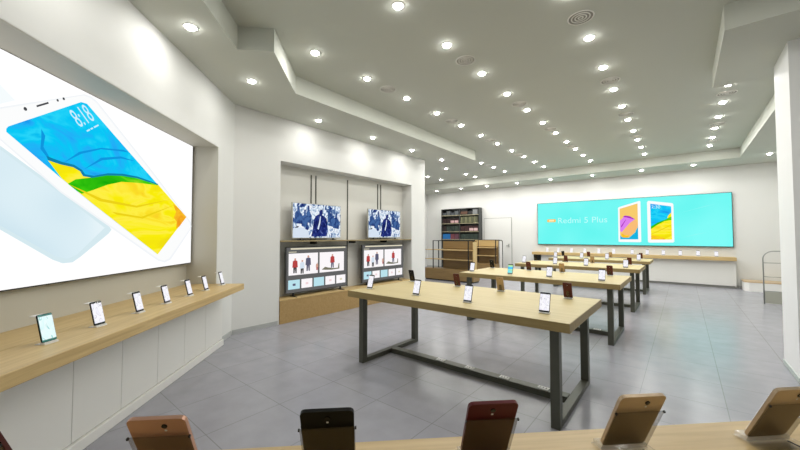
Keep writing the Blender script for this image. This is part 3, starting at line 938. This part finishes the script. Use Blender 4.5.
t = shelving(-6.97, -5.10, 9.73, -6.63, -5.28, (-6.44, -5.17), 'nearer oak shelving unit with black posts, beside the nearest table row', M['shelf_oak'])
MB().box(.86, .10, .402, .885, .34, 1.30).build('side_panel', M['oak'], t)
t = shelving(-6.95, -5.60, 12.55, -6.52, -5.62, (-6.7, -5.66), 'farther oak shelving unit beside the white door', M['oak'])
MB().tube([(.935, .02, .0), (.935, .02, 1.26), (.92, .02, 1.31), (.885, .02, 1.335), (.66, .02, 1.335)], .016).build('hoop_post', M['black_steel'], t)
MB().box(.68, .30, .0, .86, .32, 1.30).build('side_panel', M['white_plastic'], t)

# ------------------------------------------------------------------ bookcase of boxed goods on the back wall
bcx0, bcw, bd_, bh = -7.715, 1.93, .30, 2.74
bk = empty('bookcase', (bcx0, YB - bd_ - .015, 0), 0, 'tall dark grey bookcase of boxed goods against the back wall', 'bookcase')
m = MB()
for x in (-bcw / 2, -.014, bcw / 2 - .028): m.box(x, 0, 0, x + .028, bd_, bh)
m.build('upright', M['bookcase'], bk)
MB().box(-bcw / 2 + .028, bd_ - .02, 0, bcw / 2 - .028, bd_, bh).build('back_board', M['bookcase'], bk)
MB().box(-bcw / 2 + .028, 0, bh - .028, bcw / 2 - .028, bd_ - .02, bh).build('top_board', M['bookcase'], bk)
SHZ = [.02, .45, .90, 1.33, 1.68, 2.05, 2.42]
for k, z in enumerate(SHZ):
    MB().box(-bcw / 2 + .028, .0, z, -.014, bd_ - .02, z + .025).build('shelf', M['book_shelf_edge'], bk)
    MB().box(.014, .0, z, bcw / 2 - .028, bd_ - .02, z + .025).build('shelf', M['book_shelf_edge'], bk)
bm_col = {}


def boxmat(c):
    if c not in bm_col: bm_col[c] = mat('carton_%d' % len(bm_col), srgb(*c), .5, noise=.08, nscale=15)
    return bm_col[c]


def carton(x, w_, z, h, col, label, group, band=None, dy=.03):
    t = empty('product_box', (x + w_ / 2, YB - bd_ - .015 + dy, z), 0, label, 'box', group)
    MB().box(-w_ / 2, 0, 0, w_ / 2, .2, h, bev=.003).build('carton', boxmat(col), t)
    if band:
        MB().box(-w_ / 2 + .004, -.002, h * .12, w_ / 2 - .004, .0, h * .60).build('label_strip', boxmat(band), t)
    return t


XA, XB_ = bcx0 - bcw / 2 + .04, bcx0 + .026
zt = lambda k: SHZ[k] + .0255
# top row
for q in range(4):
    carton(XA + .02 + q * .215, .19, zt(6), .12 + .07 * (q % 2), ((70, 74, 78), (88, 92, 94))[q % 2], '%s grey box from the left in the top left bay of the bookcase' % ORD[q], 'grey boxes in the top left bay')
carton(XB_ + .02, .34, zt(6), .25, (22, 20, 20), 'black box in the top right bay of the bookcase', 'boxes in the top right bay', (92, 66, 52))
carton(XB_ + .38, .20, zt(6), .16, (44, 44, 44), 'low dark grey box in the top right bay of the bookcase', 'boxes in the top right bay')
carton(XB_ + .61, .24, zt(6), .22, (120, 122, 122), 'light grey box in the top right bay of the bookcase', 'boxes in the top right bay')
# second row
for q in range(4):
    carton(XA + .015 + q * .215, .20, zt(5), .22, (44, 26, 26), '%s dark maroon box from the left in the second row left bay of the bookcase' % ORD[q], 'maroon boxes in the second row', (196, 160, 160) if q > 1 else None)
for q in range(8):
    carton(XB_ + .02 + q * .106, .093, zt(5), .28, ((112, 112, 84), (84, 86, 64))[q % 2], '%s upright olive box from the left in the second row right bay of the bookcase' % ORD[q], 'olive boxes in the second row')
# third row
for q in range(4):
    carton(XA + .015 + q * .215, .20, zt(4), .24, ((40, 30, 28), (42, 52, 46), (42, 52, 46), (50, 60, 52))[q], '%s dark green or brown box, third row, left bay of the bookcase' % ORD[q], 'dark boxes in the third row')
for q in range(4):
    carton(XB_ + .015 + q * .215, .20, zt(4), .24, (58, 34, 34), '%s dark maroon box from the left in the third row right bay of the bookcase' % ORD[q], 'maroon boxes in the third row', (204, 172, 172) if q > 1 else None)
# fourth row
carton(XA + .02, .40, zt(3), .24, (26, 104, 168), 'bright blue box low in the left bay of the bookcase', 'boxes in the fourth row')
carton(XA + .44, .20, zt(3), .24, (110, 58, 66), 'dull red box beside the blue box in the bookcase', 'boxes in the fourth row')
carton(XA + .66, .20, zt(3), .24, (96, 62, 74), 'dull plum box beside the centre upright of the bookcase', 'boxes in the fourth row')
for q in range(4):
    carton(XB_ + .015 + q * .215, .20, zt(3), .24, (44, 56, 50), '%s dark green box from the left in the fourth row right bay of the bookcase' % ORD[q], 'dark green boxes in the fourth row')

# ------------------------------------------------------------------ low platform and hoop rack at the right
bp = [(1.34, 0), (1.27, .05), (1.25, .13), (1.25, .56), (2.58, .56), (2.58, 0)]
pf = empty('low_platform', (1.9, 13.15, 0), 0, 'low white platform with a pale wood top in the far right corner', 'platform')
MB().prism([(x - 1.9, y) for x, y in bp], 0, .235).build('body', M['bench_white'], pf)
MB().prism([(x - 1.9 + (-.006 if x < 2 else 0), y - (.006 if y < .1 else 0)) for x, y in bp], .2355, .265).build('top_board', M['bench_oak'], pf)

rk = empty('hoop_rack', (1.60, 10.93, 0), 0, 'grey metal hoop rack with rungs, standing half behind the white column', 'rack')
hw, hz, hr = .255, 1.165, .17
arc = [(-hw, 0, 0)] + [(-hw, 0, hz - hr)] + [(-hw + hr - hr * math.cos(R(a)), 0, hz - hr + hr * math.sin(R(a))) for a in range(15, 91, 15)]
arc += [(-x, y, z) for x, y, z in arc[::-1]]
MB().tube(arc, .011, seg=10).build('hoop', M['chrome'], rk)
for z in (.905, .60, .285):
    MB().tube([(-hw, 0, z), (hw, 0, z)], .008).build('rung', M['chrome'], rk)
MB().box(-hw + .012, -.006, .02, hw - .012, .006, .275).build('panel', M['rack_panel'], rk)

# ------------------------------------------------------------------ camera, world, view
f_px, yaw, pitch, roll = 339.625, 39.8025, 1.8597, 0.0337
cam = bpy.data.cameras.new('camera')
cam.sensor_fit = 'HORIZONTAL'
cam.sensor_width = 36
cam.lens = 36 * f_px / 800
cam.clip_start = 0.02
co = bpy.data.objects.new('camera', cam)
C.objects.link(co)
co.location = (0, 0, 1.5)
co.rotation_mode = 'XYZ'
co.rotation_euler = (Matrix.Rotation(R(yaw), 3, 'Z') @ Matrix.Rotation(R(90 + pitch), 3, 'X') @ Matrix.Rotation(R(-roll), 3, 'Z')).to_euler()
bpy.context.scene.camera = co

wd = bpy.data.worlds.new('world')
bpy.context.scene.world = wd
wd.use_nodes = True
wd.node_tree.nodes['Background'].inputs['Color'].default_value = (1, .99, .97, 1)
wd.node_tree.nodes['Background'].inputs['Strength'].default_value = 0.3

sc = bpy.context.scene
sc.view_settings.view_transform = 'Standard'
sc.view_settings.look = 'None'
sc.view_settings.exposure = 0.0
sc.view_settings.gamma = 1.0
sc.view_settings.use_curve_mapping = False
sc.cycles.max_bounces = 10
sc.cycles.diffuse_bounces = 6
sc.cycles.transparent_max_bounces = 16
sc.cycles.caustics_reflective = False
sc.cycles.caustics_refractive = False
sc.cycles.use_denoising = True
